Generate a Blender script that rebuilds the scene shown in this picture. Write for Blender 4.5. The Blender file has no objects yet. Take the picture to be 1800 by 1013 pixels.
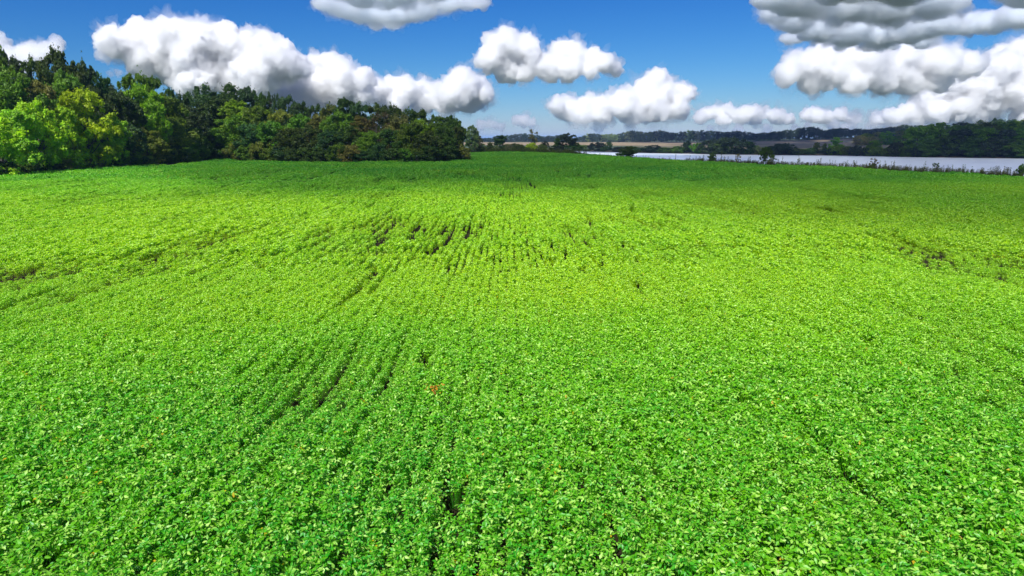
import bpy, bmesh, math, random, numpy as np
from mathutils import Vector, noise

sc = bpy.context.scene
COL = sc.collection
rng = np.random.default_rng(7)
rnd = random.Random(11)
R = math.radians

# ------------------------------------------------------------------ camera
F = 1200.0                      # focal length in pixels of an 1800 px wide frame
PITCH = R(12.39)
HC = 7.2
CP, SP = math.cos(PITCH), math.sin(PITCH)
cam = bpy.data.cameras.new('camera')
cam.lens = 24; cam.sensor_width = 36; cam.clip_start = .1; cam.clip_end = 80000
camo = bpy.data.objects.new('camera', cam); COL.objects.link(camo)
camo.location = (0, 0, HC); camo.rotation_euler = (R(90) - PITCH, 0, 0)
sc.camera = camo


def ray(px, py):
    xc, yc = (px - 900) / F, (506.5 - py) / F
    return Vector((xc, CP + yc * SP, -SP + yc * CP))


def on_plane(px, py, z):
    d = ray(px, py); t = (z - HC) / d.z
    return Vector((0, 0, HC)) + d * t


def at(px, py, Y):
    d = ray(px, py)
    return Vector((0, 0, HC)) + d * (Y / d.y)


# ------------------------------------------------------------------ light
SUN_EL, SUN_AZ = R(50), R(206)
SUN = Vector((math.sin(SUN_AZ) * math.cos(SUN_EL), math.cos(SUN_AZ) * math.cos(SUN_EL), math.sin(SUN_EL)))
w = bpy.data.worlds.new('World'); sc.world = w; w.use_nodes = True
nt = w.node_tree
sky = nt.nodes.new('ShaderNodeTexSky'); sky.sky_type = 'NISHITA'; sky.sun_disc = False
sky.sun_elevation = SUN_EL; sky.sun_rotation = SUN_AZ
sky.air_density = 1.0; sky.dust_density = 0.15; sky.ozone_density = 2.5; sky.altitude = 100
bg = nt.nodes['Background']; bg.inputs[1].default_value = 0.11
# the sky's colour, deepened channel by channel
sep, com = nt.nodes.new('ShaderNodeSeparateColor'), nt.nodes.new('ShaderNodeCombineColor')
nt.links.new(sky.outputs[0], sep.inputs[0])
for i_, (k_, e_) in enumerate(((.00233, 2.2), (.01443, 1.48), (.0620, 1.0))):
    pw = nt.nodes.new('ShaderNodeMath'); pw.operation = 'POWER'; pw.inputs[1].default_value = e_; nt.links.new(sep.outputs[i_], pw.inputs[0])
    mu = nt.nodes.new('ShaderNodeMath'); mu.operation = 'MULTIPLY'; mu.inputs[1].default_value = k_ / bg.inputs[1].default_value; nt.links.new(pw.outputs[0], mu.inputs[0])
    nt.links.new(mu.outputs[0], com.inputs[i_])
nt.links.new(com.outputs[0], bg.inputs[0])
sl = bpy.data.lights.new('sun', 'SUN'); sl.energy = 5.0; sl.angle = R(.53); sl.color = (1, .975, .94)
slo = bpy.data.objects.new('sun', sl); COL.objects.link(slo)
slo.rotation_euler = (-SUN).to_track_quat('-Z', 'Y').to_euler(); slo.location = (-60, -40, 80)
sc.view_settings.view_transform = 'Standard'; sc.view_settings.look = 'None'
sc.view_settings.exposure = 0.66; sc.view_settings.gamma = 1
cy = sc.cycles
cy.max_bounces = 16; cy.diffuse_bounces = 3; cy.glossy_bounces = 2; cy.transmission_bounces = 4
cy.volume_bounces = 16; cy.transparent_max_bounces = 12
cy.sample_clamp_indirect = 6
cy.use_adaptive_sampling = False
cy.use_denoising = True
cy.denoiser = 'OPENIMAGEDENOISE'
cy.denoising_prefilter = 'ACCURATE'

# ------------------------------------------------------------------ tagging


def tag(o, label=None, cat=None, group=None, kind=None):
    if label: o['label'] = label
    if cat: o['category'] = cat
    if group: o['group'] = group
    if kind: o['kind'] = kind
    return o


def link(name, me, mat=None, parent=None):
    if mat is not None and not me.materials: me.materials.append(mat)
    o = bpy.data.objects.new(name, me); COL.objects.link(o)
    if parent: o.parent = parent
    return o


def mesh_np(name, co, faces, smooth=False, attr=None):
    """co (n,3); faces: list of (m,k) int arrays; attr: per-vertex float 'tone'."""
    me = bpy.data.meshes.new(name)
    co = np.asarray(co, np.float32)
    me.vertices.add(len(co)); me.vertices.foreach_set('co', co.ravel())
    loops = np.concatenate([f.ravel() for f in faces]).astype(np.int32)
    tot = np.concatenate([np.full(len(f), f.shape[1], np.int32) for f in faces])
    st = np.concatenate([[0], np.cumsum(tot)[:-1]]).astype(np.int32)
    me.loops.add(len(loops)); me.loops.foreach_set('vertex_index', loops)
    me.polygons.add(len(tot)); me.polygons.foreach_set('loop_start', st); me.polygons.foreach_set('loop_total', tot)
    if attr is not None:
        a = me.attributes.new('tone', 'FLOAT', 'POINT'); a.data.foreach_set('value', np.asarray(attr, np.float32))
    me.update(calc_edges=True); me.validate()
    if smooth: me.shade_smooth()
    return me


# ------------------------------------------------------------------ materials
def mat(name):
    m = bpy.data.materials.new(name); m.use_nodes = True
    return m, m.node_tree.nodes, m.node_tree.links, m.node_tree.nodes['Principled BSDF']


def add(nodes, kind, **kw):
    n = nodes.new(kind)
    for k, v in kw.items(): setattr(n, k, v)
    return n


def ramp(nodes, pts):
    n = nodes.new('ShaderNodeValToRGB'); e = n.color_ramp.elements
    e[0].position, e[0].color = pts[0][0], (*pts[0][1], 1)
    e[1].position, e[1].color = pts[-1][0], (*pts[-1][1], 1)
    for p, c in pts[1:-1]:
        k = e.new(p); k.color = (*c, 1)
    return n


def leaf_material(name, trans=.35, rough=.55, spec=.35, use_object_color=True, base=(.05, .12, .02), patch=2.2):
    """foliage: the object's own colour, leaf-to-leaf variation and soft patches of yellower leaves"""
    m, N, L, b = mat(name)
    if use_object_color:
        oi = N.new('ShaderNodeObjectInfo'); csrc = oi.outputs['Color']
    else:
        rgb = N.new('ShaderNodeRGB'); rgb.outputs[0].default_value = (*base, 1); csrc = rgb.outputs[0]
    at_ = N.new('ShaderNodeAttribute'); at_.attribute_name = 'tone'
    geo = N.new('ShaderNodeNewGeometry')
    ns = N.new('ShaderNodeTexNoise'); ns.inputs['Scale'].default_value = 1 / patch; ns.inputs['Detail'].default_value = 2
    L.new(geo.outputs['Position'], ns.inputs['Vector'])
    # yellower leaves where noise + tone is high
    ad = add(N, 'ShaderNodeMath', operation='ADD'); L.new(ns.outputs[0], ad.inputs[0])
    ml = add(N, 'ShaderNodeMath', operation='MULTIPLY'); ml.inputs[1].default_value = .45; L.new(at_.outputs['Fac'], ml.inputs[0])
    L.new(ml.outputs[0], ad.inputs[1])
    mr = N.new('ShaderNodeMapRange'); mr.inputs[1].default_value = .45; mr.inputs[2].default_value = 1.0
    L.new(ad.outputs[0], mr.inputs[0])
    warm = add(N, 'ShaderNodeMix', data_type='RGBA', blend_type='MULTIPLY'); warm.inputs[0].default_value = 1
    warm.inputs[7].default_value = (1.45, 1.3, .7, 1); L.new(csrc, warm.inputs[6])
    mx = add(N, 'ShaderNodeMix', data_type='RGBA'); L.new(mr.outputs[0], mx.inputs[0]); L.new(csrc, mx.inputs[6]); L.new(warm.outputs[2], mx.inputs[7])
    hv = N.new('ShaderNodeHueSaturation'); L.new(mx.outputs[2], hv.inputs['Color'])
    vr = N.new('ShaderNodeMapRange'); vr.inputs[3].default_value = .6; vr.inputs[4].default_value = 1.45
    L.new(at_.outputs['Fac'], vr.inputs[0]); L.new(vr.outputs[0], hv.inputs['Value'])
    col = hv.outputs[0]
    L.new(col, b.inputs['Base Color']); b.inputs['Roughness'].default_value = rough; b.inputs['Specular IOR Level'].default_value = spec
    tr = N.new('ShaderNodeBsdfTranslucent')
    tc = add(N, 'ShaderNodeMix', data_type='RGBA', blend_type='MULTIPLY'); tc.inputs[0].default_value = 1
    tc.inputs[7].default_value = (1.5, 1.6, .6, 1); L.new(col, tc.inputs[6]); L.new(tc.outputs[2], tr.inputs[0])
    ms = N.new('ShaderNodeMixShader'); ms.inputs[0].default_value = trans
    L.new(b.outputs[0], ms.inputs[1]); L.new(tr.outputs[0], ms.inputs[2]); L.new(ms.outputs[0], N['Material Output'].inputs[0])
    return m


M_TREE = leaf_material('tree_leaves')
M_WEED = leaf_material('weed_leaves', trans=.25, rough=.7, spec=.2, patch=1.2)
M_DRY = leaf_material('withered_leaves', trans=.2, rough=.8, spec=.1, use_object_color=False, base=(.24, .12, .02), patch=.2)

m, N, L, b = mat('bark')
ns = N.new('ShaderNodeTexNoise'); ns.inputs['Scale'].default_value = 6; ns.inputs['Detail'].default_value = 6
r = ramp(N, [(.3, (.035, .028, .022)), (.7, (.14, .115, .09))]); L.new(ns.outputs[0], r.inputs[0]); L.new(r.outputs[0], b.inputs['Base Color'])
b.inputs['Roughness'].default_value = .9
M_BARK = m


def soy_material():
    m, N, L, b = mat('soybean_leaves')
    at_ = N.new('ShaderNodeAttribute'); at_.attribute_name = 'tone'
    oi = N.new('ShaderNodeObjectInfo')
    geo = N.new('ShaderNodeNewGeometry')
    n1 = N.new('ShaderNodeTexNoise'); n1.inputs['Scale'].default_value = .05; n1.inputs['Detail'].default_value = 3; L.new(geo.outputs['Position'], n1.inputs['Vector'])
    # stand yellows across mid-field; cloud shade on the far end painted as deeper green
    sp = N.new('ShaderNodeSeparateXYZ'); L.new(geo.outputs['Position'], sp.inputs[0])
    tr_ = N.new('ShaderNodeMapRange'); tr_.interpolation_type = 'SMOOTHSTEP'
    tr_.inputs[1].default_value = 13; tr_.inputs[2].default_value = 32; L.new(sp.outputs['Y'], tr_.inputs[0])
    tr2 = N.new('ShaderNodeMapRange'); tr2.interpolation_type = 'SMOOTHSTEP'
    tr2.inputs[1].default_value = 60; tr2.inputs[2].default_value = 130; tr2.inputs[3].default_value = 1; tr2.inputs[4].default_value = .05; L.new(sp.outputs['Y'], tr2.inputs[0])
    tm = add(N, 'ShaderNodeMath', operation='MULTIPLY'); L.new(tr_.outputs[0], tm.inputs[0]); L.new(tr2.outputs[0], tm.inputs[1])
    s1 = add(N, 'ShaderNodeMath', operation='MULTIPLY_ADD'); L.new(tm.outputs[0], s1.inputs[0]); s1.inputs[1].default_value = .62
    n1m = N.new('ShaderNodeMapRange'); n1m.inputs[1].default_value = .3; n1m.inputs[2].default_value = .7; n1m.inputs[3].default_value = -.15; n1m.inputs[4].default_value = .25
    L.new(n1.outputs[0], n1m.inputs[0]); L.new(n1m.outputs[0], s1.inputs[2])
    s2 = add(N, 'ShaderNodeMath', operation='MULTIPLY_ADD'); L.new(oi.outputs['Random'], s2.inputs[0]); s2.inputs[1].default_value = .18; L.new(s1.outputs[0], s2.inputs[2])
    s3 = add(N, 'ShaderNodeMath', operation='MULTIPLY_ADD'); L.new(at_.outputs['Fac'], s3.inputs[0]); s3.inputs[1].default_value = .26; L.new(s2.outputs[0], s3.inputs[2])
    rc = ramp(N, [(0, SOY[0]), (.5, SOY[1]), (1, SOY[2])]); L.new(s3.outputs[0], rc.inputs[0])
    # some leaves paler: downy sides, and bright leaf glints painted into the colour
    fr = add(N, 'ShaderNodeMath', operation='MULTIPLY'); fr.inputs[1].default_value = 41.3; L.new(at_.outputs['Fac'], fr.inputs[0])
    fr2 = add(N, 'ShaderNodeMath', operation='FRACT'); L.new(fr.outputs[0], fr2.inputs[0])
    fr3 = N.new('ShaderNodeMapRange'); fr3.inputs[1].default_value = .6; fr3.inputs[2].default_value = 1.0; fr3.inputs[4].default_value = .95; L.new(fr2.outputs[0], fr3.inputs[0])
    pl = add(N, 'ShaderNodeMix', data_type='RGBA'); L.new(fr3.outputs[0], pl.inputs[0]); L.new(rc.outputs[0], pl.inputs[6]); pl.inputs[7].default_value = (.38, .60, .10, 1)
    # a few yellowed leaves
    gt = add(N, 'ShaderNodeMath', operation='GREATER_THAN'); gt.inputs[1].default_value = .996; L.new(at_.outputs['Fac'], gt.inputs[0])
    gt2 = add(N, 'ShaderNodeMath', operation='GREATER_THAN'); gt2.inputs[1].default_value = .9; L.new(oi.outputs['Random'], gt2.inputs[0])
    gm = add(N, 'ShaderNodeMath', operation='MULTIPLY'); L.new(gt.outputs[0], gm.inputs[0]); L.new(gt2.outputs[0], gm.inputs[1])
    mx = add(N, 'ShaderNodeMix', data_type='RGBA'); L.new(gm.outputs[0], mx.inputs[0]); L.new(pl.outputs[2], mx.inputs[6]); mx.inputs[7].default_value = (.45, .32, .01, 1)
    L.new(mx.outputs[2], b.inputs['Base Color'])
    b.inputs['Roughness'].default_value = .42; b.inputs['Specular IOR Level'].default_value = .38
    tr = N.new('ShaderNodeBsdfTranslucent')
    tc = add(N, 'ShaderNodeMix', data_type='RGBA', blend_type='MULTIPLY'); tc.inputs[0].default_value = 1
    tc.inputs[7].default_value = (1.1, 1.5, .5, 1); L.new(mx.outputs[2], tc.inputs[6]); L.new(tc.outputs[2], tr.inputs[0])
    ms = N.new('ShaderNodeMixShader'); ms.inputs[0].default_value = .33
    L.new(b.outputs[0], ms.inputs[1]); L.new(tr.outputs[0], ms.inputs[2]); L.new(ms.outputs[0], N['Material Output'].inputs[0])
    return m


SOY = [(.020, .27, .010), (.165, .42, .003), (.33, .52, .002)]
M_SOY = soy_material()

# ------------------------------------------------------------------ terrain
WATER_Z = -4.0
NEAR = [(-700, 700), (-100, 600), (18, 500), (44, 400), (46, 318), (60, 252), (80, 188), (95, 148), (118, 118), (200, 20), (420, -260)]
FARB = [(-700, 860), (-100, 720), (40, 650), (95, 545), (152, 482), (224, 448), (251, 409), (288, 386), (500, 240), (900, -260)]
RIVER = np.array(NEAR + FARB[::-1], float)


def seg_dist(P, poly, closed):
    d = np.full(len(P), 1e9); n = len(poly)
    for i in range(n if closed else n - 1):
        a, c = np.array(poly[i], float), np.array(poly[(i + 1) % n], float)
        ab = c - a; t = np.clip(((P - a) @ ab) / (ab @ ab), 0, 1)
        d = np.minimum(d, np.hypot(*(P - (a + t[:, None] * ab)).T))
    return d


def inside(P, poly):
    x, y = P[:, 0], P[:, 1]; c = np.zeros(len(P), bool); n = len(poly); j = n - 1
    for i in range(n):
        xi, yi = poly[i]; xj, yj = poly[j]
        if yi != yj:
            c ^= ((yi > y) != (yj > y)) & (x < (xj - xi) * (y - yi) / (yj - yi) + xi)
        j = i
    return c


def smooth01(t):
    t = np.clip(t, 0, 1); return t * t * (3 - 2 * t)


def terrain(P):
    ins = inside(P, RIVER); dn, df = seg_dist(P, NEAR, False), seg_dist(P, FARB, False)
    x, y = P[:, 0], P[:, 1]
    field = .22 * np.sin(x / 23 + 1) * np.sin(y / 31) + .18 * np.sin(x / 11 + y / 47)
    fade = smooth01((dn - 3) / 25)
    z_near = WATER_Z + (4.0) * smooth01(dn / 9) + field * fade
    z_far = WATER_Z + 3.0 * smooth01((df - 3) / 9) + .25 * smooth01(df / 3)
    hill = 13 * np.exp(-(((x - 820) / 260) ** 2 + ((y - 1450) / 260) ** 2)) + 11 * np.exp(-(((x - 620) / 170) ** 2 + ((y - 700) / 170) ** 2))
    z_far = z_far + hill
    z_in = WATER_Z - 1.6 * smooth01(np.minimum(dn, df) / 10)
    near_side = dn <= df
    return np.where(ins, z_in, np.where(near_side, z_near, z_far))


def tz(x, y):
    return float(terrain(np.array([[x, y]], float))[0])


def axis(lo, hi, step, far_lo, far_hi, g=1.22):
    a = list(np.arange(lo, hi + step, step)); s = step
    while a[-1] < far_hi: s *= g; a.append(a[-1] + s)
    s = step; pre = []; v = lo
    while v > far_lo: s *= g; v -= s; pre.append(v)
    return np.array(pre[::-1] + a)


gx, gy = axis(-170, 320, 4, -30000, 30000), axis(-30, 640, 4, -4000, 40000)
XX, YY = np.meshgrid(gx, gy); P = np.stack([XX.ravel(), YY.ravel()], 1)
Z = terrain(P); nx, ny = len(gx), len(gy)
idx = np.arange(nx * ny).reshape(ny, nx)
quads = np.stack([idx[:-1, :-1].ravel(), idx[:-1, 1:].ravel(), idx[1:, 1:].ravel(), idx[1:, :-1].ravel()], 1)
m, N, L, b = mat('soil_and_grass')
geo = N.new('ShaderNodeNewGeometry'); sp = N.new('ShaderNodeSeparateXYZ'); L.new(geo.outputs['Position'], sp.inputs[0])
n1 = N.new('ShaderNodeTexNoise'); n1.inputs['Scale'].default_value = 1.4; n1.inputs['Detail'].default_value = 8; L.new(geo.outputs['Position'], n1.inputs['Vector'])
n2 = N.new('ShaderNodeTexNoise'); n2.inputs['Scale'].default_value = .02; n2.inputs['Detail'].default_value = 5; L.new(geo.outputs['Position'], n2.inputs['Vector'])
soil = ramp(N, [(.3, (.008, .007, .003)), (.7, (.024, .018, .008))]); L.new(n1.outputs[0], soil.inputs[0])
grass = ramp(N, [(.3, (.03, .05, .025)), (.55, (.055, .075, .042)), (.75, (.09, .09, .06))]); L.new(n2.outputs[0], grass.inputs[0])
fy = N.new('ShaderNodeMapRange'); fy.inputs[1].default_value = 420; fy.inputs[2].default_value = 520; L.new(sp.outputs['Y'], fy.inputs[0])
mx = add(N, 'ShaderNodeMix', data_type='RGBA'); L.new(fy.outputs[0], mx.inputs[0]); L.new(soil.outputs[0], mx.inputs[6]); L.new(grass.outputs[0], mx.inputs[7])
bankz = N.new('ShaderNodeMapRange'); bankz.inputs[1].default_value = -3.9; bankz.inputs[2].default_value = -2.6; bankz.inputs[3].default_value = 1; bankz.inputs[4].default_value = 0; L.new(sp.outputs['Z'], bankz.inputs[0])
mud = ramp(N, [(.35, (.10, .075, .05)), (.65, (.26, .20, .14))]); L.new(n1.outputs[0], mud.inputs[0])
mx2 = add(N, 'ShaderNodeMix', data_type='RGBA'); L.new(bankz.outputs[0], mx2.inputs[0]); L.new(mx.outputs[2], mx2.inputs[6]); L.new(mud.outputs[0], mx2.inputs[7])
L.new(mx2.outputs[2], b.inputs['Base Color']); b.inputs['Roughness'].default_value = .95; b.inputs['Specular IOR Level'].default_value = .1
bp = N.new('ShaderNodeBump'); bp.inputs['Strength'].default_value = .6; bp.inputs['Distance'].default_value = .1; L.new(n1.outputs[0], bp.inputs['Height']); L.new(bp.outputs[0], b.inputs['Normal'])
g = link('ground', mesh_np('ground', np.stack([XX.ravel(), YY.ravel(), Z], 1), [quads], smooth=True), m)
tag(g, 'brown soil and rough ground running to the horizon', kind='structure')

# water sheet
m, N, L, b = mat('river_water')
b.inputs['Base Color'].default_value = (.58, .63, .65, 1); b.inputs['Roughness'].default_value = .3; b.inputs['Specular IOR Level'].default_value = .6  # pale base colour stands in for the bright sky mirrored by ripples
geo = N.new('ShaderNodeNewGeometry'); mp = N.new('ShaderNodeMapping'); mp.inputs['Scale'].default_value = (.25, .9, 1); L.new(geo.outputs['Position'], mp.inputs[0])
n1 = N.new('ShaderNodeTexNoise'); n1.inputs['Scale'].default_value = .9; n1.inputs['Detail'].default_value = 5; L.new(mp.outputs[0], n1.inputs['Vector'])
bp = N.new('ShaderNodeBump'); bp.inputs['Strength'].default_value = .9; bp.inputs['Distance'].default_value = .2; L.new(n1.outputs[0], bp.inputs['Height']); L.new(bp.outputs[0], b.inputs['Normal'])
bm = bmesh.new()
cn = RIVER.mean(0)
off = [np.array(p) for p in RIVER]
vs = [bm.verts.new((p[0], p[1], WATER_Z)) for p in off]
fc = bm.faces.new(vs); bmesh.ops.triangulate(bm, faces=[fc]); bmesh.ops.recalc_face_normals(bm, faces=bm.faces)
me = bpy.data.meshes.new('river'); bm.to_mesh(me); bm.free()
if me.polygons[0].normal.z < 0: me.flip_normals()
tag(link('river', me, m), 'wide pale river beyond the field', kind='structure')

# stubble field beyond the river
m, N, L, b = mat('stubble')
geo = N.new('ShaderNodeNewGeometry'); mp = N.new('ShaderNodeMapping'); mp.inputs['Scale'].default_value = (.02, .05, 1); L.new(geo.outputs['Position'], mp.inputs[0])
n1 = N.new('ShaderNodeTexNoise'); n1.inputs['Scale'].default_value = 1; n1.inputs['Detail'].default_value = 6; L.new(mp.outputs[0], n1.inputs['Vector'])
r = ramp(N, [(.3, (.13, .095, .045)), (.5, (.19, .14, .07)), (.7, (.26, .19, .10))]); L.new(n1.outputs[0], r.inputs[0])
L.new(r.outputs[0], b.inputs['Base Color']); b.inputs['Roughness'].default_value = 1
def sheet(name, pts, z, mat_, label):
    # subdivided strip that follows the terrain a little above it
    me = bpy.data.meshes.new(name); bm = bmesh.new()
    f = bm.faces.new([bm.verts.new((x, y, 0)) for x, y in pts])
    bmesh.ops.subdivide_edges(bm, edges=bm.edges, cuts=30, use_grid_fill=True)
    co = np.array([v.co[:2] for v in bm.verts]); zz = terrain(co) + z
    for v, h in zip(bm.verts, zz): v.co.z = h
    bmesh.ops.recalc_face_normals(bm, faces=bm.faces)
    bm.to_mesh(me); bm.free()
    if me.polygons[0].normal.z < 0: me.flip_normals()
    return tag(link(name, me, mat_), label, kind='structure')
sheet('stubble_field', [(-260, 900), (330, 640), (760, 1330), (-200, 1330)], .12, m, 'tan stubble field beyond the river')
m, N, L, b = mat('weedy_fallow')
geo = N.new('ShaderNodeNewGeometry')
n1 = N.new('ShaderNodeTexNoise'); n1.inputs['Scale'].default_value = .05; n1.inputs['Detail'].default_value = 7; L.new(geo.outputs['Position'], n1.inputs['Vector'])
r = ramp(N, [(.3, (.055, .05, .025)), (.55, (.10, .085, .04)), (.75, (.16, .12, .07))]); L.new(n1.outputs[0], r.inputs[0])
L.new(r.outputs[0], b.inputs['Base Color']); b.inputs['Roughness'].default_value = 1
sheet('fallow_field', [(70, 570), (330, 440), (560, 640), (330, 1000)], .24, m, 'brown fallow strip beyond the river bank')


# ------------------------------------------------------------------ soybean crop
def leaflet(n):
    """n leaflets in local frame: along +X, normal +Z, folded along the midrib. returns verts (n,6,3)"""
    t = np.array([[0, 0, 0], [.40, .27, .05], [.40, -.27, .05], [.5, 0, -.03], [.80, .14, .03], [.80, -.14, .03], [1, 0, -.07]])
    return np.repeat(t[None], n, 0)


LEAF_F = np.array([[0, 3, 1], [0, 2, 3], [1, 3, 4], [2, 5, 3], [3, 6, 4], [3, 5, 6]])


def frames(heading, pitch, roll):
    ch, sh = np.cos(heading), np.sin(heading); cp_, sp_ = np.cos(pitch), np.sin(pitch)
    x = np.stack([ch * cp_, sh * cp_, sp_], 1)
    y0 = np.stack([-sh, ch, np.zeros_like(ch)], 1); z0 = np.cross(x, y0)
    cr, sr = np.cos(roll)[:, None], np.sin(roll)[:, None]
    return x, y0 * cr + z0 * sr, -y0 * sr + z0 * cr


def leaves(pos, heading, pitch, roll, size, tone):
    n = len(pos); v = leaflet(n) * size[:, None, None]
    x, y, z = frames(heading, pitch, roll)
    w_ = pos[:, None] + v[..., :1] * x[:, None] + v[..., 1:2] * y[:, None] + v[..., 2:] * z[:, None]
    f = (np.arange(n)[:, None, None] * 7 + LEAF_F[None]).reshape(-1, 3)
    return w_.reshape(-1, 3), f, np.repeat(tone, 7)


def soy_mesh(name, g, length, width, ntri, size, hmin, hmax):
    """a length of soybean row: trifoliate leaves on a domed canopy"""
    k = ntri
    u = g.uniform(-.5, .5, k) * length
    v = np.clip(g.normal(0, .45, k), -1, 1)
    prof = 1 - .55 * v ** 2
    h = hmin + (hmax - hmin) * prof * (1 - .6 * g.random(k) ** 2)
    pos = np.stack([v * width * .5, u, h], 1)
    out = np.arctan2(g.normal(0, .35, k), v) + g.normal(0, .9, k)
    allp, allh, allt = [], [], []
    tone = g.random(k)
    for dh in (0, 1.25, -1.25):
        hd = out + dh + g.normal(0, .2, k)
        allp.append(pos + np.stack([np.cos(hd), np.sin(hd), np.zeros(k)], 1) * size * .12); allh.append(hd); allt.append(tone + g.normal(0, .08, k))
    p, hd, tn = np.concatenate(allp), np.concatenate(allh), np.clip(np.concatenate(allt), 0, 1)
    n = len(p)
    co, f, ton = leaves(p, hd, g.normal(-.2, .5, n), g.normal(0, .55, n), size * g.uniform(.75, 1.25, n), tn)
    # petioles and stems as thin blades
    a = np.stack([pos[:, 0] * .25, pos[:, 1], np.full(k, .05)], 1); q = np.array([.002, 0, 0])
    st = np.concatenate([a - q, a + q, pos + q * .6, pos - q * .6])
    i0 = len(co); ar = np.arange(k)
    fs = np.stack([ar, ar + k, ar + 2 * k, ar + 3 * k], 1) + i0
    me = mesh_np(name, np.concatenate([co, st]), [f, fs], attr=np.concatenate([ton, np.full(4 * k, .3)]))
    me.materials.append(M_SOY)
    return me


SOYC = bpy.data.collections.new('soybean_variants')
NV = (8, 6, 6)
gs = np.random.default_rng(3)
k = 0
for i in range(NV[0]):
    SOYC.objects.link(bpy.data.objects.new('soybean_plant_%02d' % k, soy_mesh('soybean_plant', gs, .24, .47, 25, .083, .22, .74))); k += 1
for i in range(NV[1]):
    SOYC.objects.link(bpy.data.objects.new('soybean_plant_%02d' % k, soy_mesh('soybean_row_piece', gs, .95, .20, 46, .115, .25, .74))); k += 1
for i in range(NV[2]):
    SOYC.objects.link(bpy.data.objects.new('soybean_plant_%02d' % k, soy_mesh('soybean_row_piece', gs, 2.6, .34, 50, .18, .3, .76))); k += 1

# field outline on the ground (picture corners of its edges, taken back to the soil)
EDGE_L = [(-260, 352), (-120, 326), (0, 309.5), (60, 304), (130, 298), (200, 294), (260, 289), (330, 283), (380, 279), (450, 281), (520, 282.5), (600, 284), (700, 284.5), (760, 284), (808, 281.5), (822, 274), (826, 267)]
EDGE_R = [(860, 266), (930, 267), (1000, 270), (1100, 277), (1200, 282.5), (1300, 287), (1400, 291), (1500, 295), (1600, 300), (1700, 305), (1800, 311), (1960, 320), (2200, 335)]
el = [on_plane(x, y, .7) for x, y in EDGE_L]; er = [on_plane(x, y, .7) for x, y in EDGE_R]
EDGE_F = EDGE_L[:6] + [(262, 291.5), (300, 292), (345, 286), (386, 279.6)] + EDGE_L[9:]
FIELD = [(p.x, p.y) for p in (on_plane(x, y, .7) for x, y in EDGE_F)] + [(p.x, p.y) for p in er] + [(60, -2), (-60, -2)]
ROW = .38


def vnoise(x, y, sx, sy, seed):
    """cheap vectorised value noise in 0..1"""
    g = np.random.default_rng(seed).random((256, 256))
    u, v = x / sx + 1000, y / sy + 1000
    i, j = np.floor(u).astype(int), np.floor(v).astype(int)
    a, c = u - i, v - j; a = a * a * (3 - 2 * a); c = c * c * (3 - 2 * c)
    G = lambda p, q: g[p % 256, q % 256]
    return (G(i, j) * (1 - a) + G(i + 1, j) * a) * (1 - c) + (G(i, j + 1) * (1 - a) + G(i + 1, j + 1) * a) * c


def rows(y0, y1, step, rowstep, marg):
    out = []
    ys = np.arange(y0, y1, step)
    for y in ys:
        hw = .80 * y + marg
        x = (np.arange(-int(hw / rowstep), int(hw / rowstep) + 1)) * rowstep
        out.append(np.stack([x, np.full(len(x), y)], 1))
    P = np.concatenate(out)
    P[:, 1] += rng.uniform(-.5, .5, len(P)) * step
    P[:, 0] += rng.normal(0, .022, len(P)) + .10 * np.sin(P[:, 1] / 2.3) * (vnoise(P[:, 0], P[:, 1], 9, 9, 5) - .3) + .04 * np.sin(P[:, 1] / 7)
    return P


def stand(P, thin=True):
    """where the stand is thin: gaps in single rows and bare patches"""
    x, y = P[:, 0], P[:, 1]
    patch = vnoise(x, y, 5, 16, 21) * .6 + vnoise(x, y, 2.2, 6, 22) * .4
    row = np.round(x / ROW).astype(float)      # every row has its own gaps
    gap = vnoise(row, y, 1.0, 1.0, 23)
    weak = smooth01((patch - .47) / .33)
    near_ = .30 + .70 * smooth01((y - 20) / 14)
    keep = gap > (.085 + .25 * weak * vnoise(row, y, 1.0, 3.5, 24)) * near_
    streak = vnoise(row, y, 1.0, 5.0, 27)
    size = 1.07 - .30 * weak - .42 * smooth01((streak - .58) / .35) * (.55 + .45 * smooth01((y - 20) / 14)) * (.35 + weak) - .16 * (vnoise(x, y, 1.2, 1.2, 25) - .5)
    size = size * (1 - .15 * smooth01((y - 14) / 14) * (y < 40))
    return keep, size


Z1, Z2 = 34, 112
sets = []
for zi, (y0, y1, step, rs, mg) in enumerate(((4.5, Z1 + 3, .17, ROW, 3), (Z1 - 3, Z2 + 10, .75, ROW, 4), (Z2 - 10, 345, 2.3, ROW * 1.5, 4))):
    Pz = rows(y0, y1, step, rs, mg)
    edge = vnoise(Pz[:, 0], Pz[:, 1], 1.5, 1.5, 31 + 0) * (6 if zi < 2 else 6)
    if zi == 0: kz = Pz[:, 1] < Z1 - 3 + edge
    elif zi == 1: kz = (Pz[:, 1] >= Z1 - 3 + edge) & (Pz[:, 1] < Z2 - 3 + edge)
    else: kz = Pz[:, 1] >= Z2 - 3 + edge
    Pz = Pz[kz]; Pz = Pz[inside(Pz, FIELD)]
    keep, size = stand(Pz)
    if zi == 2: keep |= rng.random(len(Pz)) < .45
    Pz, size = Pz[keep], size[keep]
    base = sum(NV[:zi]); n = len(Pz)
    yaw = rng.integers(0, 2, n) * math.pi + rng.normal(0, .5 if zi == 0 else .05, n)
    sets.append((Pz, size * rng.uniform(.9, 1.12, n), yaw, base + rng.integers(0, NV[zi], n)))
    print('soy zone', zi, n)
Pn = np.concatenate([s[0] for s in sets]); S = np.concatenate([s[1] for s in sets]); YW = np.concatenate([s[2] for s in sets]); IX = np.concatenate([s[3] for s in sets])
me = bpy.data.meshes.new('soybean_crop'); me.vertices.add(len(Pn))
me.vertices.foreach_set('co', np.column_stack([Pn, terrain(Pn)]).astype(np.float32).ravel())
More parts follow.
